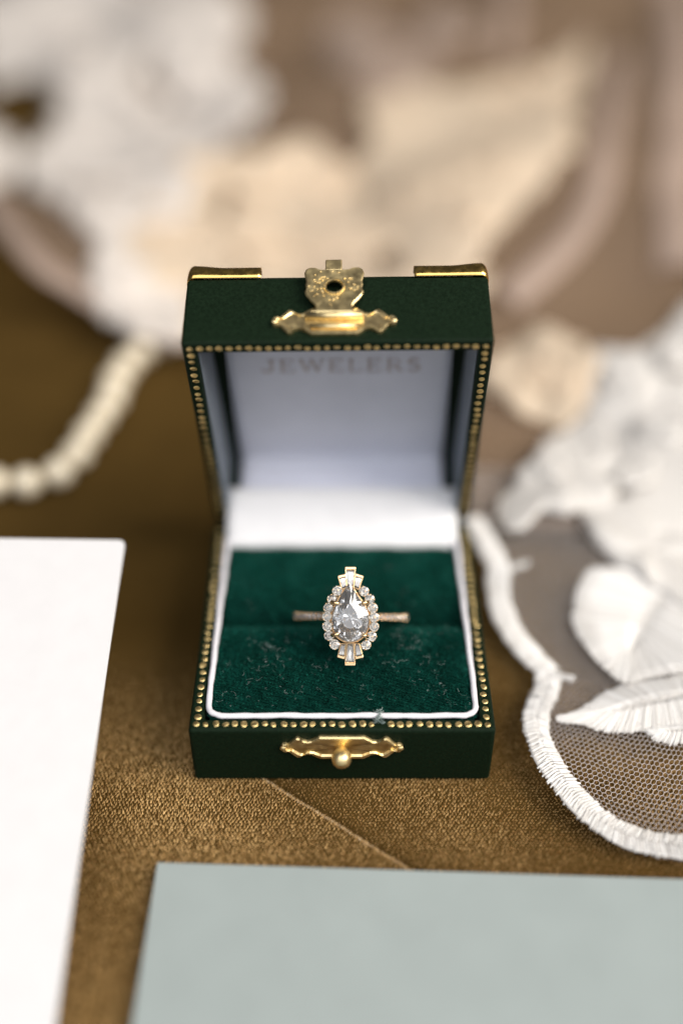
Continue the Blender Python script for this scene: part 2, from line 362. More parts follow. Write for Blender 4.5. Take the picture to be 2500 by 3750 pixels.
def pile(C, n, parent, lean):
    x0, x1, y0, y1, puff, edge = C
    x = rng.uniform(x0+.05, x1-.05, n); y = rng.uniform(y0+.05, y1-.05, n); e = .05
    row = .62; y = np.clip((np.round((y+.35*x)/row)+rng.normal(0, .13, n))*row-.35*x, y0+.05, y1-.05)
    f = lambda a, b: cz(a, b, *C)
    z = f(x, y); dx = (f(np.minimum(x+e,x1), y)-f(np.maximum(x-e,x0), y))/(2*e); dy = (f(x, np.minimum(y+e,y1))-f(x, np.maximum(y-e,y0)))/(2*e)
    nrm = np.stack([-dx, -dy, np.ones(n)], 1); nrm /= np.linalg.norm(nrm, axis=1, keepdims=True)
    sw = np.sin(x*.55+1.3*np.sin(y*.5))*.3+np.sin(x*1.7+y*2.1)*.25
    d = nrm+np.stack([.15+sw+rng.normal(0,.3,n), lean+.8*sw+rng.normal(0,.3,n), np.zeros(n)], 1)
    V, F = fibres(np.stack([x, y, z-.12], 1), d, rng.uniform(.55, 1.05, n), .15)
    return tag(obj('velvet_pile', V, F, M['gpile'], parent), kind='stuff')
pile(CF, 60000, cf, -.3); pile(CR, 34000, cr, .1)
# lint: curly pale hairs caught in the pile
lm = MB()
def lint(x, y, z, ln, curl, r):
    a = random.uniform(0, 6.28); p = Vector((x, y, z)); pts = [p.copy()]; da = random.uniform(-curl, curl)
    for i in range(6):
        a += da+random.uniform(-.5, .5); p = p+Vector((math.cos(a), math.sin(a), random.uniform(-.25,.3)))*(ln/6); p.z = max(p.z, z-.1); pts.append(p.copy())
    lm.tube(pts, r, 3, cap=False)
clumps = [(-14,19,60),(-3,14.5,12),(11.5,22,45),(14,19.5,40),(18,9,22),(-20,7,18),(-9,8,16),(5,9.5,14),(20,24,14),(21,6.5,26),(-16,12,22),(9,14,26),(-17,22,14),(3,6.5,10),(17,15,22),(-12.5,14.5,20),(13,35,16),(-19,33,8),(-4,36,6),(8,42,8)]
for (x, y, n) in clumps:
    for i in range(int(n*.42)):
        xx = min(23.5, max(-23.5, random.gauss(x, 1.5))); yy = random.gauss(y, 1.1)
        C = CF if yy < 28 else CR
        yy = min(C[3]-.5, max(C[2]+.5, yy))
        lint(xx, yy, float(cz(xx, yy, *C))+random.uniform(.35,.8), random.uniform(.6, 1.7), .9, random.uniform(.011,.02))
for i in range(110):
    xx = random.uniform(-23, 23); yy = random.uniform(4.5, 27.5)
    lint(xx, yy, float(cz(xx, yy, *CF))+random.uniform(.3,.7), random.uniform(.4, 1.2), .9, random.uniform(.010,.017))
for i in range(60):   # the tuft caught on the front piping
    lint(random.gauss(6.7, .28), random.uniform(1.6, 4.2), H+random.uniform(.3,.75), random.uniform(.6,1.3), .5, .05)
tag(lm.build('lint', M['lint'], None), 'pale lint hairs scattered over the green velvet cushion', 'lint', kind='stuff')

# --- lid lining
pv = 14.0
def panel(name, prof, hw, m, parent, T, thick=.5, sag=0.0, nxs=24):
    V = []; F = []; n = len(prof)
    for (a, b) in prof:
        for k in range(nxs+1):
            x = -hw+2*hw*k/nxs; s = sag*(1-(x/hw)**2)
            V.append(T((x, a, b-s)))
    for i in range(n-1):
        F += [(i*(nxs+1)+k, i*(nxs+1)+k+1, (i+1)*(nxs+1)+k+1, (i+1)*(nxs+1)+k) for k in range(nxs)]
    o = obj(name, V, F, m, parent, True)
    so = o.modifiers.new('thick', 'SOLIDIFY'); so.thickness = thick*S; so.offset = 0
    return o
prof = [(55, pv)]+[(u, pv-.25*math.sin((55-u)/43*math.pi)) for u in np.linspace(54, 13, 14)]+[(11.6, pv+.1),(9.5, pv+.3),(6, pv+.4),(4.6, pv+.1),(3.7, pv-1.0),(3.4, pv-3.0),(3.3, pv-6.0),(3.2, pv-9.0)]
panel('lid_panel', prof, 22.5, M['panel'], lid, Lp, .6)
for s in (-1, 1):
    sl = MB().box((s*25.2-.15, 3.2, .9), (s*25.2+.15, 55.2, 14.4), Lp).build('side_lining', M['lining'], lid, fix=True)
MB().box((-25, 55.0, .9), (25, 55.24, 14.4), Lp).build('front_lining', M['satin'], lid, fix=True)
hp = spline([(50.9,12.0),(51.1,14.2),(52.6,15.6),(55.5,17.2),(58.8,19.0),(61.4,20.3),(63.0,20.2),(63.8,18.6)], 5)
panel('hinge_cover', [tuple(p) for p in hp], 25.0, M['satin'], box, lambda p: p, .5, 0)
# lettering JEWELERS
def stroke(m, pts, w, T, z):
    P = np.array(pts, float); n = len(P); V = []
    for i in range(n):
        d = P[min(i+1, n-1)]-P[max(i-1, 0)]; d /= np.linalg.norm(d); a = np.array([-d[1], d[0]])*w/2
        for q in (P[i]+a, P[i]-a): V.append(q)
    vs = [T(q[0], q[1], z) for q in V]+[T(q[0], q[1], z+.12) for q in V]; k = len(V)
    F = []
    for i in range(n-1):
        a, b, c, d_ = 2*i, 2*i+1, 2*i+3, 2*i+2
        F += [(a,b,c,d_),(a+k,d_+k,c+k,b+k),(a,d_,d_+k,a+k),(b,b+k,c+k,c)]
    F += [(0,k,k+1,1),(2*n-2,2*n-1,2*n-1+k,2*n-2+k)]
    m.add(vs, F)
arc = lambda cx, cy_, rx, ry, a0, a1, n=9: [(cx+rx*math.cos(math.radians(a0+(a1-a0)*i/(n-1))), cy_+ry*math.sin(math.radians(a0+(a1-a0)*i/(n-1)))) for i in range(n)]
GL = {'J': ([[(1.9,4),(1.9,.9)]+arc(1.1,.9,.8,.9,0,-170)[1:]], [[(1.2,4),(2.6,4)]], 2.6),
 'E': ([[(.5,0),(.5,4)]], [[(0,0),(2.5,0)],[(0,4),(2.4,4)],[(.5,2.05),(1.7,2.05)],[(2.5,0),(2.5,.8)],[(2.4,4),(2.4,3.2)],[(1.7,1.6),(1.7,2.5)]], 2.7),
 'W': ([[(.3,4),(1.3,0)],[(2.2,4),(3.2,0)]], [[(1.3,0),(2.2,4)],[(3.2,0),(4.1,4)],[(-.1,4),(.8,4)],[(1.8,4),(2.6,4)],[(3.7,4),(4.5,4)]], 4.4),
 'L': ([[(.5,0),(.5,4)]], [[(0,0),(2.4,0)],[(0,4),(1.1,4)],[(2.4,0),(2.4,.9)]], 2.5),
 'R': ([[(.5,0),(.5,4)],[(1.4,2),(2.6,0)]], [[(.5,4),(1.5,4)]+arc(1.5,3.02,.95,.98,90,-90)[1:]+[(.5,2.04)],[(0,0),(1.1,0)],[(2.3,0),(3.0,0)],[(0,4),(.6,4)]], 3.0),
 'S': ([arc(1.1,3.0,.9,.95,40,200)+arc(1.1,1.0,.95,1.0,60,-140)], [[(1.85,3.95),(1.85,3.2)],[(.15,.1),(.15,.9)]], 2.2)}
def lettering(text, total_w, u_base, hgt, x_c):
    adv = [GL[c][2]+.75 for c in text]; sc = total_w/(sum(adv)-.75); x = 0; sy = hgt/4
    for c, a in zip(text, adv):
        m = MB(); T = lambda X, Y, z, x=x: Lp((x_c-total_w/2+(x+X)*sc, u_base+Y*sy, pv-.62-z))
        for st in GL[c][0]: stroke(m, st, .55, lambda X, Y, z: T(X, Y, z), 0)
        for st in GL[c][1]: stroke(m, st, .2, lambda X, Y, z: T(X, Y, z), .06)
        m.build('letter', M['letter'], lid, fix=True); x += a
lettering('JEWELERS', 32.0, 34.9, 3.6, .2)

# --- brass: clasp plates, hasp, knob, corner caps
def outline_plate(halfw_pts):
    """closed outline from the upper and lower right half"""
    up, lo = halfw_pts
    right = up+lo[::-1]
    left = [(-x, y) for x, y in lo]+[(-x, y) for x, y in up[::-1]]
    return right+left
UP = [(0,3.1),(4.1,3.1),(4.9,2.5),(5.6,1.9),(6.4,1.75),(7.2,2.1),(7.8,2.7),(8.3,2.75),(8.9,2.1),(9.6,1.2),(9.9,.85),(10.3,1.05),(10.9,.95),(11.2,.4)]
LO = [(0,-3.1),(4.1,-3.1),(4.9,-2.5),(5.6,-1.9),(6.4,-1.75),(7.2,-2.1),(7.8,-2.7),(8.3,-2.75),(8.9,-2.1),(9.6,-1.2),(9.9,-.85),(10.3,-1.05),(10.9,-.95),(11.2,-.4)]
OUT = outline_plate((UP, LO))
def dedupe(P):
    o = []
    for p in P:
        if not o or (abs(p[0]-o[-1][0])+abs(p[1]-o[-1][1])) > 1e-6: o.append(p)
    if abs(o[0][0]-o[-1][0])+abs(o[0][1]-o[-1][1]) < 1e-6: o.pop()
    return o
OUT = dedupe(OUT)
def plate(T, P, th, inset, rec, sx=1, sy=1):
    m = MB(); n = len(P); A = np.array(P, float)*[sx, sy]
    c = np.array([0, 0]); inner = A*np.array([1-inset/11.2*1.0, 1-inset/3.1])
    inner2 = A*np.array([1-(inset+.25)/11.2, 1-(inset+.3)/3.1])
    rings = [(A, 0), (A*.999, th*.7), (A*np.array([.985,.95]), th), (inner, th), (inner2, th-rec)]
    vs = [T(p[0], p[1], z) for R_, z in rings for p in R_]; fs = []
    for r in range(len(rings)-1): fs += [(r*n+k, r*n+(k+1) % n, (r+1)*n+(k+1) % n, (r+1)*n+k) for k in range(n)]
    vs.append(T(0, 0, th-rec)); fs += [((len(rings)-1)*n+k, (len(rings)-1)*n+(k+1) % n, len(vs)-1) for k in range(n)]
    return m.add(vs, fs)
TB = lambda x, y, z: (-.05+x, -.02-z, 10.45+y)
pl = plate(TB, OUT, .7, .75, .35).build('catch_plate', M['brass'], base, fix=True)
km = MB().tube([(-.1,.0,10.3),(-.1,-2.1,10.3)], .95, 16).build('catch_neck', M['brass'], base, True)
kp = [(0,.9),(-1.2,1.2),(-1.6,1.55),(-2.2,1.78),(-3.0,1.82),(-3.7,1.55),(-4.2,1.05),(-4.45,.5),(-4.5,.05)]
MB().tube([(-.1, y, 10.2+.02*y) for y, r in kp], [r for y, r in kp], 24).build('knob', M['brass'], base, True)
for s in (-1, 1): MB().dome(TB(s*10.75, 0, .55), .62, (0,-1,0), 12, 4, .6).build('pin_head', M['brass'], base, True)
# hasp on the lid front wall (outside of u = D)
TL = lambda x, y, z: Lp((-.55+x, D+.02+z, 4.6+y))
plate(TL, OUT, .8, .7, .25).build('hasp_plate', M['brass'], lid, fix=True)
for s in (-1, 1): MB().dome(TL(s*10.75, 0, .6), .62, LU, 12, 4, .6).build('pin_head', M['brass'], lid, True)
MB().tube([TL(-5.2,.9,1.0), TL(5.2,.9,1.0)], .75, 14, up=LV).build('hasp_hinge', M['brass'], lid, True)
MB().tube([TL(-4.2,-1.5,.75), TL(4.2,-1.5,.75)], .55, 12, up=LV).build('hasp_rib', M['brass'], lid, True)
# flap outline with a hole: ring of quads between the outline and the hole
HALF = [(0,0),(3.4,0),(3.3,1.6),(3.7,2.3),(4.5,3.3),(5.1,4.2),(5.35,5.0),(5.05,5.9),(5.25,6.8),(5.1,7.6),(5.35,8.6),(5.5,9.6),(5.2,10.5),(4.5,10.95),(3.6,10.9),(3.0,10.5),(2.2,10.4),(0,10.4)]
FL = dedupe(HALF+[(-x, y) for x, y in HALF[::-1]])
def flap():
    m = MB(); A = resample(np.array(FL), .28, True); n = len(A); hc = np.array([0., 6.2])
    ang = np.unwrap(np.arctan2(A[:,1]-hc[1], A[:,0]-hc[0]))
    hole = hc+np.stack([np.cos(ang), np.sin(ang)], 1)*1.48
    lip = hc+np.stack([np.cos(ang), np.sin(ang)], 1)*2.0
    T = lambda p, z: TL(p[0], 1.0+p[1], 1.25+z+.045*p[1])
    A2 = hc+(A-hc)*.955
    rings = [(A,0),(A,.4),(A2,.62),(lip,.5),(hc+(lip-hc)*.93,.8),(hc+(lip-hc)*.82,.8),(hole,.5),(hole,0)]
    vs = [T(p, z) for R_, z in rings for p in R_]; fs = []
    for r in range(len(rings)): q = (r+1) % len(rings); fs += [(r*n+k, r*n+(k+1) % n, q*n+(k+1) % n, q*n+k) for k in range(n)]
    m.add(vs, fs)
    for i in range(46):
        a = random.uniform(0, 6.28); r = random.uniform(2.4, 4.8); p = (r*math.cos(a), 6.2+r*math.sin(a)*.92)
        if abs(p[0]) > 4.7 or p[1] < 1.2 or p[1] > 10.2 or (p[1] < 3 and abs(p[0]) > 2.8): continue
        m.dome(T(p, .5), .27, LU, 8, 2, .8)
    return m
hs = flap().build('hasp', M['brass'], lid, False, fix=True)
tb = MB().box((-1.55, 11.2, 1.72), (1.55, 13.9, 2.2), lambda p: TL(p[0]-.1, p[1], p[2]+.08*(p[1]-11.2)**1.4*0.5)).build('hasp_tab', M['brass'], lid, fix=True); bevel(tb, .2, 2)
# corner caps on the lid top
def cap(s):
    x1 = 27.9; u1 = 57.9; Lc = 13.6; rc = 1.4; path = []
    for t in np.linspace(0, 1, 14): path.append((x1-Lc+(Lc-rc)*t, u1, .28*ss(.55,1,t)))
    for a in np.linspace(90, 0, 8)[1:]: path.append((x1-rc+rc*math.cos(math.radians(a)), u1-rc+rc*math.sin(math.radians(a)), .28+.1*math.sin(math.radians(2*a))))
    for t in np.linspace(0, 1, 12)[1:]: path.append((x1, u1-rc-(Lc-rc)*t, .28*ss(.55,1,1-t)))
    path = np.array(path); n = len(path); k = 10; vs = []; fs = []
    for i in range(n):
        d = path[min(i+1, n-1)]-path[max(i-1, 0)]; d = d[:2]/np.linalg.norm(d[:2]); inw = np.array([d[1], -d[0]])
        for j in range(k+1):
            a = math.pi*(.0+.62*j/k); R_ = 1.3+path[i][2]*.35
            ca = math.cos(a); off = R_*(1-math.copysign(abs(ca)**.45, ca)); hh = HL+.02+(3.1+path[i][2]*2.2)*math.sin(a)**.62 if a > 0 else HL+.02
            q = path[i][:2]+inw*(off-.12); vs.append(Lp((s*q[0], q[1], hh)))
    for i in range(n-1): fs += [(i*(k+1)+j, i*(k+1)+j+1, (i+1)*(k+1)+j+1, (i+1)*(k+1)+j) for j in range(k)]
    o = obj('corner_cap', vs, fs, M['cap'], lid, True)
    so = o.modifiers.new('thick', 'SOLIDIFY'); so.thickness = .22*S; so.offset = -1 if s > 0 else 1
for s in (-1, 1): cap(s)

# ------------------------------------------------------------------ the ring
E3 = Vector((-.0078,-.6988,.7153)).normalized(); E1 = Vector((1,0,0)); E1 = (E1-E3*E1.dot(E3)).normalized(); E2 = E3.cross(E1)
RC = Vector((1.75, 28.55, 15.05)); HC = Vector((1.54, 18.8, 25.06)); RR = 11.1
ring = thing('engagement_ring', tuple(RC), 'rose gold ring with pear diamond, halo and baguette sunburst in the green cushion', 'ring')
G = lambda p, q, t: tuple(HC+E1*p+E2*q+E3*t)
c2 = lambda cx, cy_: ((cx-728)/60.95, (750-cy_)/60.95)
def gem(outline, cen, t0, hc, hp, table, name, m, parent, tilt=(0,0), jit=.03):
    """brilliant: table, crown, girdle, pavilion; outline = N girdle points (N even)"""
    A = np.array(outline, float); n = len(A); c = np.array(cen, float)
    f = lambda p, t: G(p[0], p[1], t0+t+tilt[0]*(p[0]-c[0])+tilt[1]*(p[1]-c[1]))
    V = []; F = []
    h_ = n//2
    tab = [c+(A[2*i]-c)*table for i in range(h_)]
    mid = [c+((A[(2*i+1) % n])-c)*(table+(1-table)*.56) for i in range(h_)]
    V += [f(p, hc) for p in tab]; V += [f(p, hc*.52) for p in mid]; V += [f(p, .06) for p in A]; V += [f(p, -.06) for p in A]
    jt = (lambda: 1+random.uniform(-jit, jit))
    p1 = [c+(A[2*i]-c)*.70 for i in range(h_)]; V += [f(p, -hp*.50*jt()) for p in p1]
    p2 = [c+(A[(2*i+1) % n]-c)*.40 for i in range(h_)]; V += [f(p, -hp*.80*jt()) for p in p2]
    V.append(f(c, -hp))
    o1, o2, o3, o4, o5 = h_, 2*h_, 2*h_+n, 2*h_+2*n, 3*h_+2*n; o6 = 4*h_+2*n
    F.append(tuple(range(h_)))
    for i in range(h_):
        j = (i+1) % h_
        F.append((i, o1+i, j))                                   # star
        g0, g1, g2 = 2*i, (2*i+1) % n, (2*i+2) % n
        F += [(i, o2+g0, o1+i), (j, o1+i, o2+g2), (o1+i, o2+g0, o2+g1), (o1+i, o2+g1, o2+g2)]
        F += [(o2+g0, o3+g0, o3+g1, o2+g1), (o2+g1, o3+g1, o3+g2, o2+g2)]
        F += [(o4+i, o3+g1, o3+g0), (o4+i, o4+j, o3+g1), (o4+j, o3+g2, o3+g1), (o4+i, o5+i, o4+j), (o5+i, o5+j, o4+j), (o5+i, o6, o5+j)]
    return obj(name, V, F, m, parent, False, fix=True)
# pear outline
def pear(n, sc=1.0):
    out = []
    for i in range(n):
        a = 2*math.pi*i/n      # 0 = bottom
        out.append((a,))
    ctrl = [(-.2,6.3),(-1.25,4.75),(-2.35,2.9),(-3.15,1.2),(-3.5,-.5),(-3.25,-2.2),(-2.4,-3.7),(-1.2,-4.5),(0,-4.7),(1.2,-4.5),(2.4,-3.7),(3.25,-2.2),(3.55,-.5),(3.15,1.2),(2.1,2.9),(.85,4.75)]
    P = spline(ctrl, 8, True); P = resample(P, .001, True) if False else P
    # rotate so the tip stays sharp and resample by arc length
    Q = resample(P, 26.5/n/1.0, True); k = len(Q)-len(Q) % 2
    t = np.linspace(0, len(P), n, endpoint=False).astype(int)
    return [tuple(np.array(P[j])*sc) for j in t]
PO = pear(32)
gem(PO, (-.02,-.2), 1.75, 1.25, 3.6, .44, 'pear_diamond', M['diamond'], ring, jit=.12)
# basket and gallery under the stone
gm = MB()
for sc, t in ((.97,1.55),(.80,.3)):
    gm.tube([G(p[0]*sc, (p[1]+.5)*sc-.5, t) for p in PO], .17, 8, True, up=E3)
gm.tube([G(p[0]*1.05, (p[1]+.3)*1.02-.3, .05) for p in PO], .22, 8, True, up=E3)
gm.build('gallery', M['rgold'], ring, True)
bk = [G(p[0]*.98, p[1]*.98, -.25) for p in PO]; bk2 = [G(p[0]*.35, p[1]*.35, -2.3) for p in PO]; nP = len(PO)
obj('basket', bk+bk2, [(k, (k+1) % nP, nP+(k+1) % nP, nP+k) for k in range(nP)]+[tuple(range(2*nP-1, nP-1, -1))], M['rgold'], ring, True)
for (x0, y0), (x1, y1) in (((-3.45,2.7),(-2.05,2.45)), ((3.3,2.7),(2.05,2.45)), ((-3.3,-3.4),(-2.1,-3.15)), ((3.15,-3.65),(2.15,-3.35))):
    a, b = (x0*.86, y0*.92), (x0, y0)
    MB().tube([G(a[0], a[1], -.6), G(b[0]*.97, b[1]*.98, 1.0), G(b[0], b[1], 1.85), G((x0+x1)/2, (y0+y1)/2, 2.35), G(x1, y1, 2.42)], [.3,.34,.42,.42,.26], 12, up=E2).build('prong', M['rgold'], ring, True)
# halo
HALO = [(580,455),(520,550),(478,648),(463,747),(468,858),(487,965),(550,1065),(885,460),(950,550),(985,650),(1000,755),(1000,865),(972,975),(908,1072)]
for i, (cx_, cy_) in enumerate(HALO):
    p, q = c2(cx_, cy_); r = .92+random.uniform(-.03,.03); ph = random.uniform(0, 6.28)
    ti = (-.10*np.sign(p)*.6+random.uniform(-.05,.05), random.uniform(-.05,.05))
    st = gem([(p+r*math.cos(ph+2*math.pi*k/16), q+r*math.sin(ph+2*math.pi*k/16)) for k in range(16)], (p, q), .75, .30, .72, .56, 'halo_diamond', M['melee'], ring, ti)
    cm = MB(); n = 14
    rings = [(r*1.0, .62), (r*1.06, .60), (r*.98, .2), (r*.6, -.5)]
    cm.add([G(p+a*math.cos(2*math.pi*k/n), q+a*math.sin(2*math.pi*k/n), t) for a, t in rings for k in range(n)], [(j*n+k, j*n+(k+1) % n, (j+1)*n+(k+1) % n, (j+1)*n+k) for j in range(3) for k in range(n)]+[tuple(3*n+k for k in range(n))])
    out = math.atan2(q*.8, p)
    for da in (-.75, .75, math.pi-.6, math.pi+.6):
        cm.dome(G(p+r*.98*math.cos(out+da), q+r*.98*math.sin(out+da), .72), .19, E3, 8, 3, 1, True)
    cm.build('cup', M['rgold'], st, True)
# baguettes: (outer two corners, inner two corners) in crop pixels
BAG = [((672,182),(788,182),(765,420),(690,420)), ((590,288),(676,268),(690,410),(632,440)), ((790,262),(875,288),(828,440),(765,405)),
       ((783,1302),(668,1302),(690,1050),(765,1050)), ((662,1228),(582,1205),(622,1055),(676,1055)), ((875,1208),(790,1228),(780,1055),(832,1055))]
for B in BAG:
    Q = np.array([c2(*b) for b in B]); out = (Q[0]+Q[1])/2; inn = (Q[2]+Q[3])/2; c = Q.mean(0)
    drop = lambda p: .95-.06*np.linalg.norm(np.array(p)-np.array([0,-.2]))
    capd = .10
    O = [Q[0]+(Q[3]-Q[0])*capd, Q[1]+(Q[2]-Q[1])*capd, Q[2], Q[3]]
    ins = lambda P, k: [np.array(x)+(c-np.array(x))*np.array(k) for x in P]
    g0 = ins(O, .08); g1 = [x+(c-x)*.30 for x in O]
    ax = (out-inn)/np.linalg.norm(out-inn)
    keel = [c+ax*np.linalg.norm(out-inn)*.22, c-ax*np.linalg.norm(out-inn)*.22]
    V = [G(*x, drop(x)+.24) for x in g1]+[G(*x, drop(x)+.02) for x in g0]+[G(*x, drop(x)-.06) for x in g0]+[G(*keel[0], drop(c)-.75), G(*keel[1], drop(c)-.75)]
    F = [(0,1,2,3)]+[(i, 4+i, 4+(i+1)%4, (i+1)%4) for i in range(4)]+[(4+i, 8+i, 8+(i+1)%4, 4+(i+1)%4) for i in range(4)]+[(8,12,9),(9,12,13,10),(10,13,11),(11,13,12,8)]
    bg_ = obj('baguette_diamond', V, F, M['melee'], ring, False, fix=True)
    m = MB(); T = .10
    def bar(a, b, w0, lo, hi):
        a = np.array(a); b = np.array(b); d = (b-a)/np.linalg.norm(b-a); nrm = np.array([-d[1], d[0]])*w0/2
        vs = []
        for p in (a-nrm, b-nrm, b+nrm, a+nrm): vs.append(G(*p, drop(p)+lo))
        for p in (a-nrm, b-nrm, b+nrm, a+nrm): vs.append(G(*p, drop(p)+hi))
        m.add(vs, [(0,3,2,1),(4,5,6,7),(0,1,5,4),(1,2,6,5),(2,3,7,6),(3,0,4,7)])
    bar(Q[0], Q[3], .13, -.8, .10); bar(Q[1], Q[2], .13, -.8, .10)
    e0 = Q[0]+(Q[3]-Q[0])*capd*.45; e1 = Q[1]+(Q[2]-Q[1])*capd*.45
    bar(e0, e1, .42, -.8, .30); bar(Q[2], Q[3], .12, -.8, .04)
    m.add([G(*x, drop(x)-.85) for x in Q], [(0,1,2,3)])
    bz = m.build('bezel', M['rgold'], bg_, fix=True); bevel(bz, .04, 2)
# band: circle in the plane of E1, E3
bt = -math.radians(.8)
BE1 = E1*math.cos(bt)+E2*math.sin(bt); BE2 = E3.cross(BE1)
m = MB(); n = 96; k = 12; vs = []; fs = []
for i in range(n):
    a = 2*math.pi*i/n; rad = BE1*math.sin(a)+E3*math.cos(a)
    for j in range(k):
        b = 2*math.pi*j/k; cx_ = math.copysign(abs(math.cos(b))**.6, math.cos(b)); sx_ = math.copysign(abs(math.sin(b))**.6, math.sin(b))
        vs.append(RC+rad*(RR-.75+.75*cx_)+BE2*(.78*sx_))
for i in range(n): fs += [(i*k+j, i*k+(j+1) % k, ((i+1) % n)*k+(j+1) % k, ((i+1) % n)*k+j) for j in range(k)]
band = obj('band', vs, fs, M['rgold'], ring, True, fix=True)
bm_ = MB()
def band_stone(a):
    rad = BE1*math.sin(a)+E3*math.cos(a); tan = BE1*math.cos(a)-E3*math.sin(a); c = RC+rad*(RR+.06); r = .62
    V = []; F = []; nn = 8
    for rr, hh in ((.5*r,.3),(r,.02),(.5*r,-.25)): V += [c+(tan*math.cos(2*math.pi*j/nn)+BE2*math.sin(2*math.pi*j/nn))*rr+rad*hh for j in range(nn)]
    F = [tuple(range(nn))]+[(q*nn+j, q*nn+(j+1)%nn, (q+1)*nn+(j+1)%nn, (q+1)*nn+j) for q in range(2) for j in range(nn)]+[tuple(2*nn+j for j in range(nn))]
    obj('pave_diamond', V, F, M['pave'], band, False, fix=True)
    for s in (-1, 1): bm_.dome(c+tan*.62+BE2*.58*s+rad*.06, .24, rad, 8, 3, 1, True)
for i in range(11):
    for s in (-1, 1): band_stone(s*math.radians(22+i*6.2))
tag(bm_.build('bead_prongs', M['rgold'], band, True), kind='stuff')

# ------------------------------------------------------------------ cards
def card(name, corners, th, m, label, cat, r=0.0):
    P = [Vector(c) for c in corners]; nrm = (P[1]-P[0]).cross(P[3]-P[0]).normalized()
    if nrm.z < 0: nrm = -nrm
    ring_ = []
    for i, p in enumerate(P):
        a = (P[i-1]-p).normalized(); b = (P[(i+1) % 4]-p).normalized()
        if r: ring_ += [p+a*r, p+(a+b)*r*.29, p+b*r]
        else: ring_.append(p)
    n = len(ring_); vs = [tuple(p) for p in ring_]+[tuple(p-nrm*th) for p in ring_]
    fs = [tuple(range(n)), tuple(range(2*n-1, n-1, -1))]+[(k, n+k, n+(k+1) % n, (k+1) % n) for k in range(n)]
    o = obj(name, vs, fs, m, None, False, fix=True); bevel(o, .12, 2)
    return tag(o, label, cat)
wc = card('white_card', [(-44.5,-61,.75),(-43.2,37.3,28),(-112,38.8,28),(-114,-59.6,.75)], .7, M['wcard'], 'blank white card propped up at a slant left of the ring box', 'card', 1.1)
obj('prop_leaf', [(-96,36,.1),(-70,36,.1),(-70,36.6,27.0),(-96,36.6,27.0),(-96,37,.1),(-70,37,.1),(-70,37.2,27.0),(-96,37.2,27.0)], [(0,1,2,3),(7,6,5,4),(0,4,5,1),(1,5,6,2),(2,6,7,3),(3,7,4,0)], M['wcard'], wc, fix=True)
card('sage_card', [(-32.5,-19,2.2),(-33.6,-100,2.2),(78,-104,2.2),(68,-22.6,2.2)], 1.6, M['gcard'], 'pale grey-green card lying flat in front of the ring box', 'card')

# ------------------------------------------------------------------ pearls
PEARLS = [(-98,96),(-91.4,88.9),(-83.9,84.6),(-77.7,85.4),(-70.9,88.9),(-67.0,97.8),(-65.1,109.1),(-62.6,119.0),(-62.2,131.7),(-59.9,140.5),(-55.4,148.6),(-47.9,154.6),(-36.6,157.0)]
pp = resample(spline(PEARLS, 12), 8.1)
neck = thing('pearl_strand', (-68, 97, 0), 'strand of champagne pearls curving over the brown velvet behind the white card', 'necklace')
pm = MB().dome((0,0,0), 3.95, (0,0,1), 24, 14, 1, True); pme = mesh('pearl', pm.v, pm.f, True); pme.materials.append(M['pearl'])
for (x, y) in pp:
    s = random.uniform(.95, 1.03)
    place('pearl', pme, neck, Matrix.Translation(Vector((x, y, 3.95))*S) @ Matrix.Rotation(random.uniform(0,6), 4, 'Y') @ Matrix.Diagonal((s, s, s*.98, 1)))
MB().tube([(x, y, 3.6) for x, y in pp], .3, 6).build('string', M['thread'], neck, True)

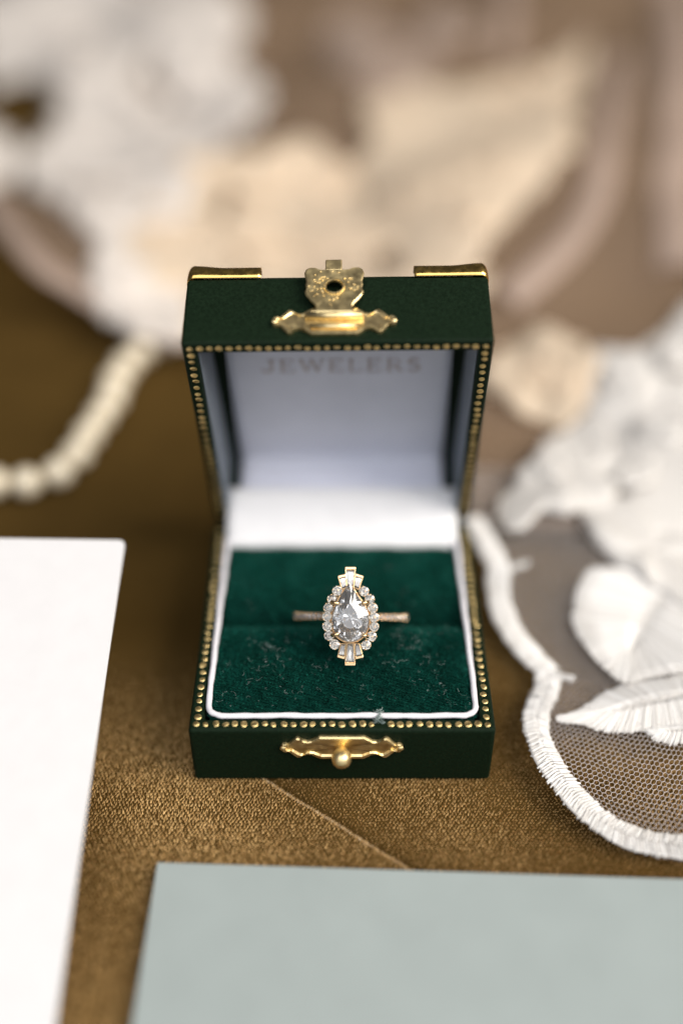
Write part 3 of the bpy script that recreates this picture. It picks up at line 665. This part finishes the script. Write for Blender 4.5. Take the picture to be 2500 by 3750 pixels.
# ------------------------------------------------------------------ lace veil
def vh(x, y):
    x = np.asarray(x, float); y = np.asarray(y, float); far = ss(60, 220, y)
    return 4.6+1.2*np.sin(.09*x+.05*y+.6)+.8*np.sin(.05*x-.11*y)+far*(7+5*np.sin(.028*x+.021*y+1)+3.5*np.sin(.05*x-.034*y))
PETALS = {
 'p1': (1.0, [(-187.3, 495.0), (-139.1, 476.0), (-101.0, 482.6), (-81.5, 383.3), (-87.5, 338.6), (-106.0, 320.8), (-122.1, 341.0), (-142.0, 368.9), (-156.0, 362.4)]),
 'p2': (2.2, [(-101.2, 485.5), (-70.3, 508.6), (-42.7, 407.3), (-45.5, 362.6), (-29.9, 314.1), (-37.0, 288.4), (-54.4, 294.2), (-72.7, 334.3), (-83.3, 374.5)]),
 'p3': (3.0, [(-113.1, 313.2), (-94.1, 323.5), (-63.8, 317.4), (-45.9, 275.4), (-46.9, 234.8), (-58.7, 221.5), (-76.5, 225.3), (-100.4, 260.4), (-110.9, 283.1)]),
 'p4': (1.5, [(-113.3, 285.7), (-91.7, 255.1), (-67.0, 229.1), (-62.7, 195.9), (-69.5, 179.9), (-89.7, 211.5), (-111.4, 247.3), (-116.8, 265.3)]),
 'p5': (1.2, [(-138.5, 287.3), (-126.7, 289.7), (-118.2, 264.7), (-117.9, 243.5), (-127.1, 239.4)]),
 'p6': (2.5, [(-66.3, 224.2), (-53.6, 243.0), (-41.4, 240.4), (-41.3, 218.5), (-34.0, 196.6), (-42.3, 180.9), (-59.6, 172.5), (-67.2, 182.3)]),
 'p7': (1.2, [(-75.4, 176.8), (-65.3, 186.0), (-48.9, 179.1), (-43.7, 143.6), (-59.9, 146.3), (-71.4, 157.6)]),
 'm1': (1.0, [(-8.8, 396.0), (-3.1, 449.7), (7.8, 468.6), (19.6, 454.1), (23.6, 415.9), (16.1, 337.5), (6.2, 325.6), (-3.5, 345.9)]),
 'm2': (1.5, [(6.0, 313.5), (20.6, 339.3), (36.6, 431.0), (45.0, 466.1), (58.5, 473.8), (56.5, 423.8), (41.8, 385.6), (40.5, 339.4), (36.4, 303.4), (15.4, 279.3)]),
 'm3': (3.0, [(8.8, 274.3), (12.8, 309.5), (30.4, 321.6), (53.0, 336.1), (75.2, 369.7), (83.7, 361.7), (96.6, 384.9), (110.8, 395.4), (99.7, 344.5), (79.2, 249.9), (66.7, 222.0), (49.3, 192.0), (33.6, 177.3), (15.6, 187.1), (8.1, 223.8)]),
 'm4': (2.0, [(-37.2, 242.9), (-29.2, 266.0), (-15.0, 269.5), (-2.3, 262.0), (6.9, 244.9), (9.4, 213.3), (8.7, 179.0), (-11.5, 182.6), (-31.0, 192.7)]),
 'm5': (1.0, [(-49.1, 181.6), (-34.1, 196.5), (-11.7, 191.5), (8.9, 184.9), (28.6, 179.5), (41.0, 169.5), (14.4, 148.7), (-23.0, 147.8), (-45.3, 156.9)]),
 'd': (2.0, [(43.6, 143.1), (51.2, 149.1), (60.0, 149.8), (66.3, 144.3), (69.0, 137.6), (69.2, 124.8), (63.6, 113.6), (55.6, 108.6), (48.8, 113.0), (42.2, 120.0), (37.9, 131.0)]),
 'e1': (3.0, [(52.5, 100.2), (40.7, 80.1), (36.8, 69.9), (38.3, 62.2), (40.2, 60.4), (43.2, 64.0), (46.2, 67.5), (55.9, 69.4), (65.5, 76.0), (69.0, 93.8), (68.4, 110.9), (61.0, 109.1)]),
 'e2': (2.0, [(68.8, 139.0), (76.4, 135.2), (84.2, 138.6), (102.8, 156.8), (84.8, 68.3), (73.1, 70.9), (66.7, 80.7), (66.7, 103.2), (64.8, 120.4)]),
 'e3': (1.6, [(55.6, 71.2), (66.2, 77.6), (83.2, 60.6), (77.0, 36.9), (66.6, 49.1), (58.3, 57.7)]),
 'A': (1.4, [(55.7, 51.9), (52.1, 46.9), (50.0, 40.5), (49.4, 35.0), (51.0, 29.4), (52.8, 24.5), (56.3, 19.2), (60.5, 19.7), (68.2, 21.4), (72.9, 23.2), (81.3, 53.8), (71.1, 51.7), (63.9, 52.8)]),
 'B': (0.9, [(42.2, 11.8), (46.8, 13.2), (52.2, 16.8), (57.3, 18.8), (63.7, 19.4), (72.3, 20.5), (69.7, 9.6), (65.5, 8.7), (59.3, 8.3), (55.2, 7.5), (50.7, 8.1), (46.3, 10.0), (43.2, 10.5)]),
 'C': (0.5, [(58.9, 7.9), (59.8, 6.1), (62.1, 4.9), (64.8, 5.1), (68.9, 5.3), (69.7, 9.2), (61.7, 9.2)]),
}
PATHS = {
 'trim1': [(30.6, 69.6), (33.2, 60.1), (35.1, 52.9)],
 'trim2': [(35.1, 52.9), (34.1, 46.6), (35.1, 38.7), (37.8, 31.6), (42.1, 24.0)],
 'trim3': [(42.1, 24.0), (41.1, 19.2), (38.4, 13.5), (37.7, 8.5), (38.3, 2.8), (40.6, -3.3), (44.0, -8.6), (48.1, -12.6), (53.2, -15.1), (60.4, -16.5), (65.8, -16.3)],
 'spur1': [(35.3, 51.7), (41.3, 53.9)],
 'spur2': [(42.2, 23.1), (46.6, 21.7)],
 'left_trim': [(-129.1, 247.0), (-104.3, 196.1), (-89.9, 172.5), (-78.6, 164.7), (-69.3, 159.2), (-57.5, 154.1), (-44.7, 141.8)],
 'r1': [(122.5, 379.3), (105.8, 311.0), (87.7, 233.6), (75.7, 201.7), (61.8, 179.7), (48.5, 164.8)],
 'r2': [(180.5, 526.0), (146.5, 372.8), (130.8, 296.1), (115.7, 238.1), (103.5, 178.6)],
 'r3': [(84.2, 492.4), (78.0, 423.2), (71.2, 384.3)],
}

veil = thing('lace_veil', (60, 60, 0), 'white lace veil with scalloped trim and embroidered petals draped behind the box', 'veil')
def size_seed(k): return sum(map(ord, k))*.7
def petal(name, key, m, dome=1.2, ridge=True, stitches=False):
    dz, pts = PETALS[key]
    P = resample(spline(pts, 8, True), 1.2 if stitches else 2.5, True); c = P.mean(0); n = len(P)
    dd = P-c; ang = np.arctan2(dd[:,1], dd[:,0])
    jag = 1+.05*np.sin(ang*9+size_seed(key))+.035*np.sin(ang*17+1)+rng.normal(0, .02, n) if not stitches else 1+rng.normal(0, .01, n)
    P = c+dd*jag[:, None]
    size = np.linalg.norm(dd, axis=1).mean()
    rings = [1, .97, .9, .75, .55, .35, .15]; hs = [0, .45, .75, .95, 1, .9, .75]
    V = []; F = []
    rib = np.where(np.arange(n) % 2 == 0, .12, -.12)
    for r_, h_ in zip(rings, hs):
        q = c+(P-c)*r_; z = vh(q[:,0], q[:,1])+dz-.6+h_*dome+(0 if stitches else 1)*(1.1*np.sin(ang*5+size_seed(key))*r_+.9*np.sin(q[:,0]*.16+q[:,1]*.07))
        V += np.stack([q[:,0], q[:,1], z], 1).tolist()
    L_ = len(rings)
    for i in range(L_-1): F += [(i*n+k, i*n+(k+1) % n, (i+1)*n+(k+1) % n, (i+1)*n+k) for k in range(n)]
    V.append([c[0], c[1], float(vh(c[0], c[1]))+dz-.6+.7*dome]); F += [((L_-1)*n+k, (L_-1)*n+(k+1) % n, len(V)-1) for k in range(n)]
    # underside
    b0 = len(V); q = P; V += np.stack([q[:,0], q[:,1], vh(q[:,0], q[:,1])+dz-.9], 1).tolist()
    F += [(b0+k, b0+(k+1) % n, (k+1) % n, k) for k in range(n)]
    o = obj(name, V, F, m, veil, True, fix=True)
    if stitches:
        sm = MB(); E = resample(spline(pts, 8, True), .40, True); n = len(E)
        ev, ew = np.linalg.eigh(np.cov((E-c).T)); ax = ew[:, 1]; ax = ax if ax[0] > 0 else -ax; hl_ = np.abs((E-c)@ax).max()
        for i in range(n):
            p = E[i]; t = E[(i+1) % n]-E[i-1]; t = t/np.linalg.norm(t); inn = (c-p)/np.linalg.norm(c-p)
            nn = np.array([-t[1], t[0]]); nn = nn if nn@inn > 0 else -nn
            # satin stitch running in from the edge to the spine of the petal
            sp_ = c+ax*np.clip((p-c)@ax*.72+hl_*.12, -hl_*.8, hl_*.8)
            dr = sp_-p; ln = np.linalg.norm(dr); dr = dr/ln
            a = p-dr*random.uniform(.1,.8); b = p+dr*ln*random.uniform(.9,1.0)
            stitch(sm, a, b, float(vh(*p))+dz-.45+random.uniform(-.05,.08), .25, dome*.9+float(vh(*b))-float(vh(*a)))
        tag(sm.build('stitching', M['stitch'], o), kind='stuff')
    return o
def stitch(sm, a, b, z, r, hump=.2):
    """one satin stitch: a flattened thread bundle arching from a to b"""
    d = (b-a)/np.linalg.norm(b-a); w_ = np.array([-d[1], d[0]])*r
    V = []
    for t, hh, wd in ((0,-.15,.6),(.2,.22,1),(.8,.22+hump,1),(1,-.05+hump,.6)):
        p = a+(b-a)*t
        V += [(p[0]-w_[0]*wd, p[1]-w_[1]*wd, z+hh-.18), (p[0], p[1], z+hh+random.uniform(0,.12)), (p[0]+w_[0]*wd, p[1]+w_[1]*wd, z+hh-.18)]
    F = []
    for i in range(3): F += [(3*i, 3*i+1, 3*i+4, 3*i+3), (3*i+1, 3*i+2, 3*i+5, 3*i+4), (3*i+2, 3*i, 3*i+3, 3*i+5)]
    F += [(0,2,1),(9,10,11)]
    sm.add(V, F)
def ribbon(name, key, width, m, stitched=False, dome=.5, dz=.6):
    P = resample(spline(PATHS[key], 10), .58 if stitched else 3); n = len(P)
    T = np.gradient(P, axis=0); T /= np.linalg.norm(T, axis=1, keepdims=True); Nn = np.stack([-T[:,1], T[:,0]], 1)
    V = []; F = []; cs = [-1,-.8,-.35,0,.35,.8,1]; k = len(cs)
    for i in range(n):
        w_ = width/2*(1 if not stitched else (1+.08*math.sin(i*.35)))
        for c in cs:
            q = P[i]+Nn[i]*c*w_; V.append((q[0], q[1], float(vh(*q))+dz-.5+dome*(1-c*c)*(.3 if stitched else 1)))
    for i in range(n-1): F += [(i*k+j, i*k+j+1, (i+1)*k+j+1, (i+1)*k+j) for j in range(k-1)]
    o = obj(name, V, F, m, veil, True)
    so = o.modifiers.new('thick', 'SOLIDIFY'); so.thickness = .3*S; so.offset = -1
    if stitched:
        sm = MB()
        for i in range(n):
            z = float(vh(*P[i]))+dz
            q0 = P[i]-Nn[i]*.75+T[i]*random.uniform(-.2,.2); q1 = P[i]+Nn[i]*.75
            if width > 3: stitch(sm, q0, q1, z+.22+random.uniform(-.08,.1), .2, 0)
            for side, ext in ((-1, 1.0), (1, 1.0)):
                j = np.array(T[i])*random.uniform(-.25,.25)+T[i]*.5
                a = P[i]+Nn[i]*side*(width/2+random.uniform(-.15,.45))+j
                b = P[i]+Nn[i]*side*random.uniform(-.15,.25)
                stitch(sm, a, b, z-.12+random.uniform(-.12,.2), random.uniform(.2,.3), .35)
        tag(sm.build('stitching', M['stitch'], o), kind='stuff')
    return o
for key in ('A','B','C'): petal('petal', key, M['thread'], .32, stitches=True)
for key in ('e1','e2','e3'): petal('petal', key, M['thread'], 1.6)
for key in ('p1','p2','p3','p4','p5','p7'): petal('petal', key, M['sheer'], 2.0)
for key in ('d','m3','m4','m5','p6'): petal('petal', key, M['warmlit'], 2.2)
for key in ('m1','m2'): petal('petal', key, M['blush'], 1.5)
for key in ('trim1','trim2','trim3'): ribbon('scalloped_trim', key, 4.8, M['thread'], True)
for key in ('spur1','spur2'): ribbon('scalloped_trim', key, 1.3, M['thread'], True)
ribbon('scalloped_trim', 'left_trim', 7, M['blush'], False, 1.0)
ribbon('tulle_fold', 'r1', 10, M['blush'], False, 2.0); ribbon('tulle_fold', 'r2', 16, M['blush'], False, 2.0); ribbon('tulle_fold', 'r3', 9, M['blush'], False, 1.5)
fl = random.Random(21)
FLORETS = [(-110,350,'sheer'),(-85,320,'sheer'),(-60,350,'sheer'),(-95,285,'sheer'),(-70,290,'sheer'),(-55,255,'sheer'),(-85,240,'sheer'),(-70,215,'sheer'),(-58,170,'sheer'),(-120,400,'sheer'),(-60,410,'sheer'),(-45,330,'sheer'),
           (-50,205,'warmlit'),(-25,215,'warmlit'),(-8,240,'warmlit'),(-30,250,'warmlit'),(20,215,'warmlit'),(45,240,'warmlit'),(60,290,'warmlit'),(25,290,'warmlit'),(70,330,'warmlit'),(85,350,'warmlit'),(40,200,'warmlit'),(0,195,'warmlit'),(15,380,'blush'),(45,400,'blush'),
           (55,130,'warmlit'),(60,122,'warmlit'),(75,120,'thread'),(60,92,'thread'),(50,84,'thread'),(80,100,'thread'),(72,84,'thread'),(90,130,'thread')]
for i, (x, y, mk) in enumerate(FLORETS):
    r = fl.uniform(7, 13)*(1 if y > 150 else .55); st_ = fl.uniform(1.0, 1.9); a0 = fl.uniform(0, 3.14); x += fl.uniform(-6, 6)*(y > 150); y += fl.uniform(-9, 9)*(y > 150)
    pts_ = []
    for k in range(10):
        a = 2*math.pi*k/10; rr = r*(1+fl.uniform(-.18,.18)); u_, v_ = rr*st_*math.cos(a), rr*math.sin(a)
        pts_.append((x+u_*math.cos(a0)-v_*math.sin(a0), y+u_*math.sin(a0)+v_*math.cos(a0)))
    PETALS['f%d' % i] = (fl.uniform(2.5, 5.5), pts_)
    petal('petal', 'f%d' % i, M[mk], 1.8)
# near net: hexagonal tulle threads inside the scalloped edge
EDGE = np.vstack([spline(PATHS['trim1'], 8), spline(PATHS['trim2'], 8)[1:], spline(PATHS['trim3'], 8)[1:]])
ey = EDGE[:,1]; 
poly = np.vstack([EDGE, [[90,-16.3],[90,88],[30.6,88]]])
def inside(x, y, P):
    c = np.zeros(x.shape, bool); n = len(P)
    for i in range(n):
        x0, y0 = P[i]; x1, y1 = P[(i+1) % n]
        if y0 == y1: continue
        hit = ((y0 > y) != (y1 > y)) & (x < (x1-x0)*(y-y0)/(y1-y0)+x0); c ^= hit
    return c
a_ = .56; hx = a_*math.sqrt(3); rows = int(125/(1.5*a_)); cols = int(70/hx)
Pn = []; Qn = []
th = math.radians(-18); ct, st = math.cos(th), math.sin(th)
ii, jj = np.meshgrid(np.arange(-25, cols+25), np.arange(-30, rows+30)); cx_ = (ii+.5*(jj % 2))*hx; cy_ = jj*1.5*a_
cx_ = cx_.ravel(); cy_ = cy_.ravel()
hexv = [np.stack([cx_+a_*math.cos(math.radians(90+60*q)), cy_+a_*math.sin(math.radians(90+60*q))], 1) for q in range(6)]
segs = np.vstack([np.hstack([hexv[0], hexv[1]]), np.hstack([hexv[1], hexv[2]]), np.hstack([hexv[2], hexv[3]])])
def warp(p):
    x = p[:,0]*ct-p[:,1]*st*1.12+20; y = p[:,0]*st+p[:,1]*ct*1.12-10
    x = x+.6*np.sin(y*.16)+.12*np.sin(y*.9+x*.7); y = y+.5*np.sin(x*.2)+.12*np.sin(x*1.1); return np.stack([x, y], 1)
A0 = warp(segs[:, :2]); B0 = warp(segs[:, 2:]); mid = (A0+B0)/2
# outward margin: the net peeks out a little past the trim
cm_ = np.array([62., 30.]); big = cm_+(poly-cm_)*1.05
k_ = inside(mid[:,0], mid[:,1], big); A0 = A0[k_]; B0 = B0[k_]
# two sides of each thread, 3-sided prisms
def threads(A, B, r, z0):
    za = vh(A[:,0], A[:,1])+z0; zb = vh(B[:,0], B[:,1])+z0
    d = B-A; d /= np.linalg.norm(d, axis=1, keepdims=True); w_ = np.stack([-d[:,1], d[:,0]], 1)*r; n = len(A)
    def tri(P, z): return [np.column_stack([P-w_, z-r*.6]), np.column_stack([P+w_, z-r*.6]), np.column_stack([P, z+r])]
    V = np.stack(tri(A, za)+tri(B, zb), 1).reshape(-1, 3); b = (np.arange(n)*6)[:, None]
    F = np.concatenate([b+np.array([[0,1,4,3]]), b+np.array([[1,2,5,4]]), b+np.array([[2,0,3,5]])])
    return V, F
V, F = threads(A0, B0, .062, -.35)
tag(obj('tulle_net', V, F, M['net'], veil), kind='stuff')
# far tulle: the same cloth where its threads can no longer be told apart
fx = np.arange(-420, 441, 9.); fy = np.arange(66, 760, 9.); X, Y = np.meshgrid(fx, fy); Z = vh(X, Y)-.6
EL = np.vstack([spline(PATHS['left_trim'], 6), [[-10,118],[14,98],[30,80],[34,66],[500,66],[500,800],[-330,800],[-150,420],[-96,330],[-88,260],[-110,240]]])
I = np.arange(X.size).reshape(X.shape); cxm = (X[:-1,:-1]+4.5).ravel(); cym = (Y[:-1,:-1]+4.5).ravel()
qd = np.stack([I[:-1,:-1], I[:-1,1:], I[1:,1:], I[1:,:-1]], -1).reshape(-1, 4)[inside(cxm, cym, EL)]
far = obj('tulle_cloth', np.stack([X.ravel(), Y.ravel(), Z.ravel()], 1), qd, M['tulle'], veil, True)
bm = bmesh.new(); bm.from_mesh(far.data); bmesh.ops.delete(bm, geom=[v for v in bm.verts if not v.link_faces], context='VERTS'); bm.to_mesh(far.data); bm.free()
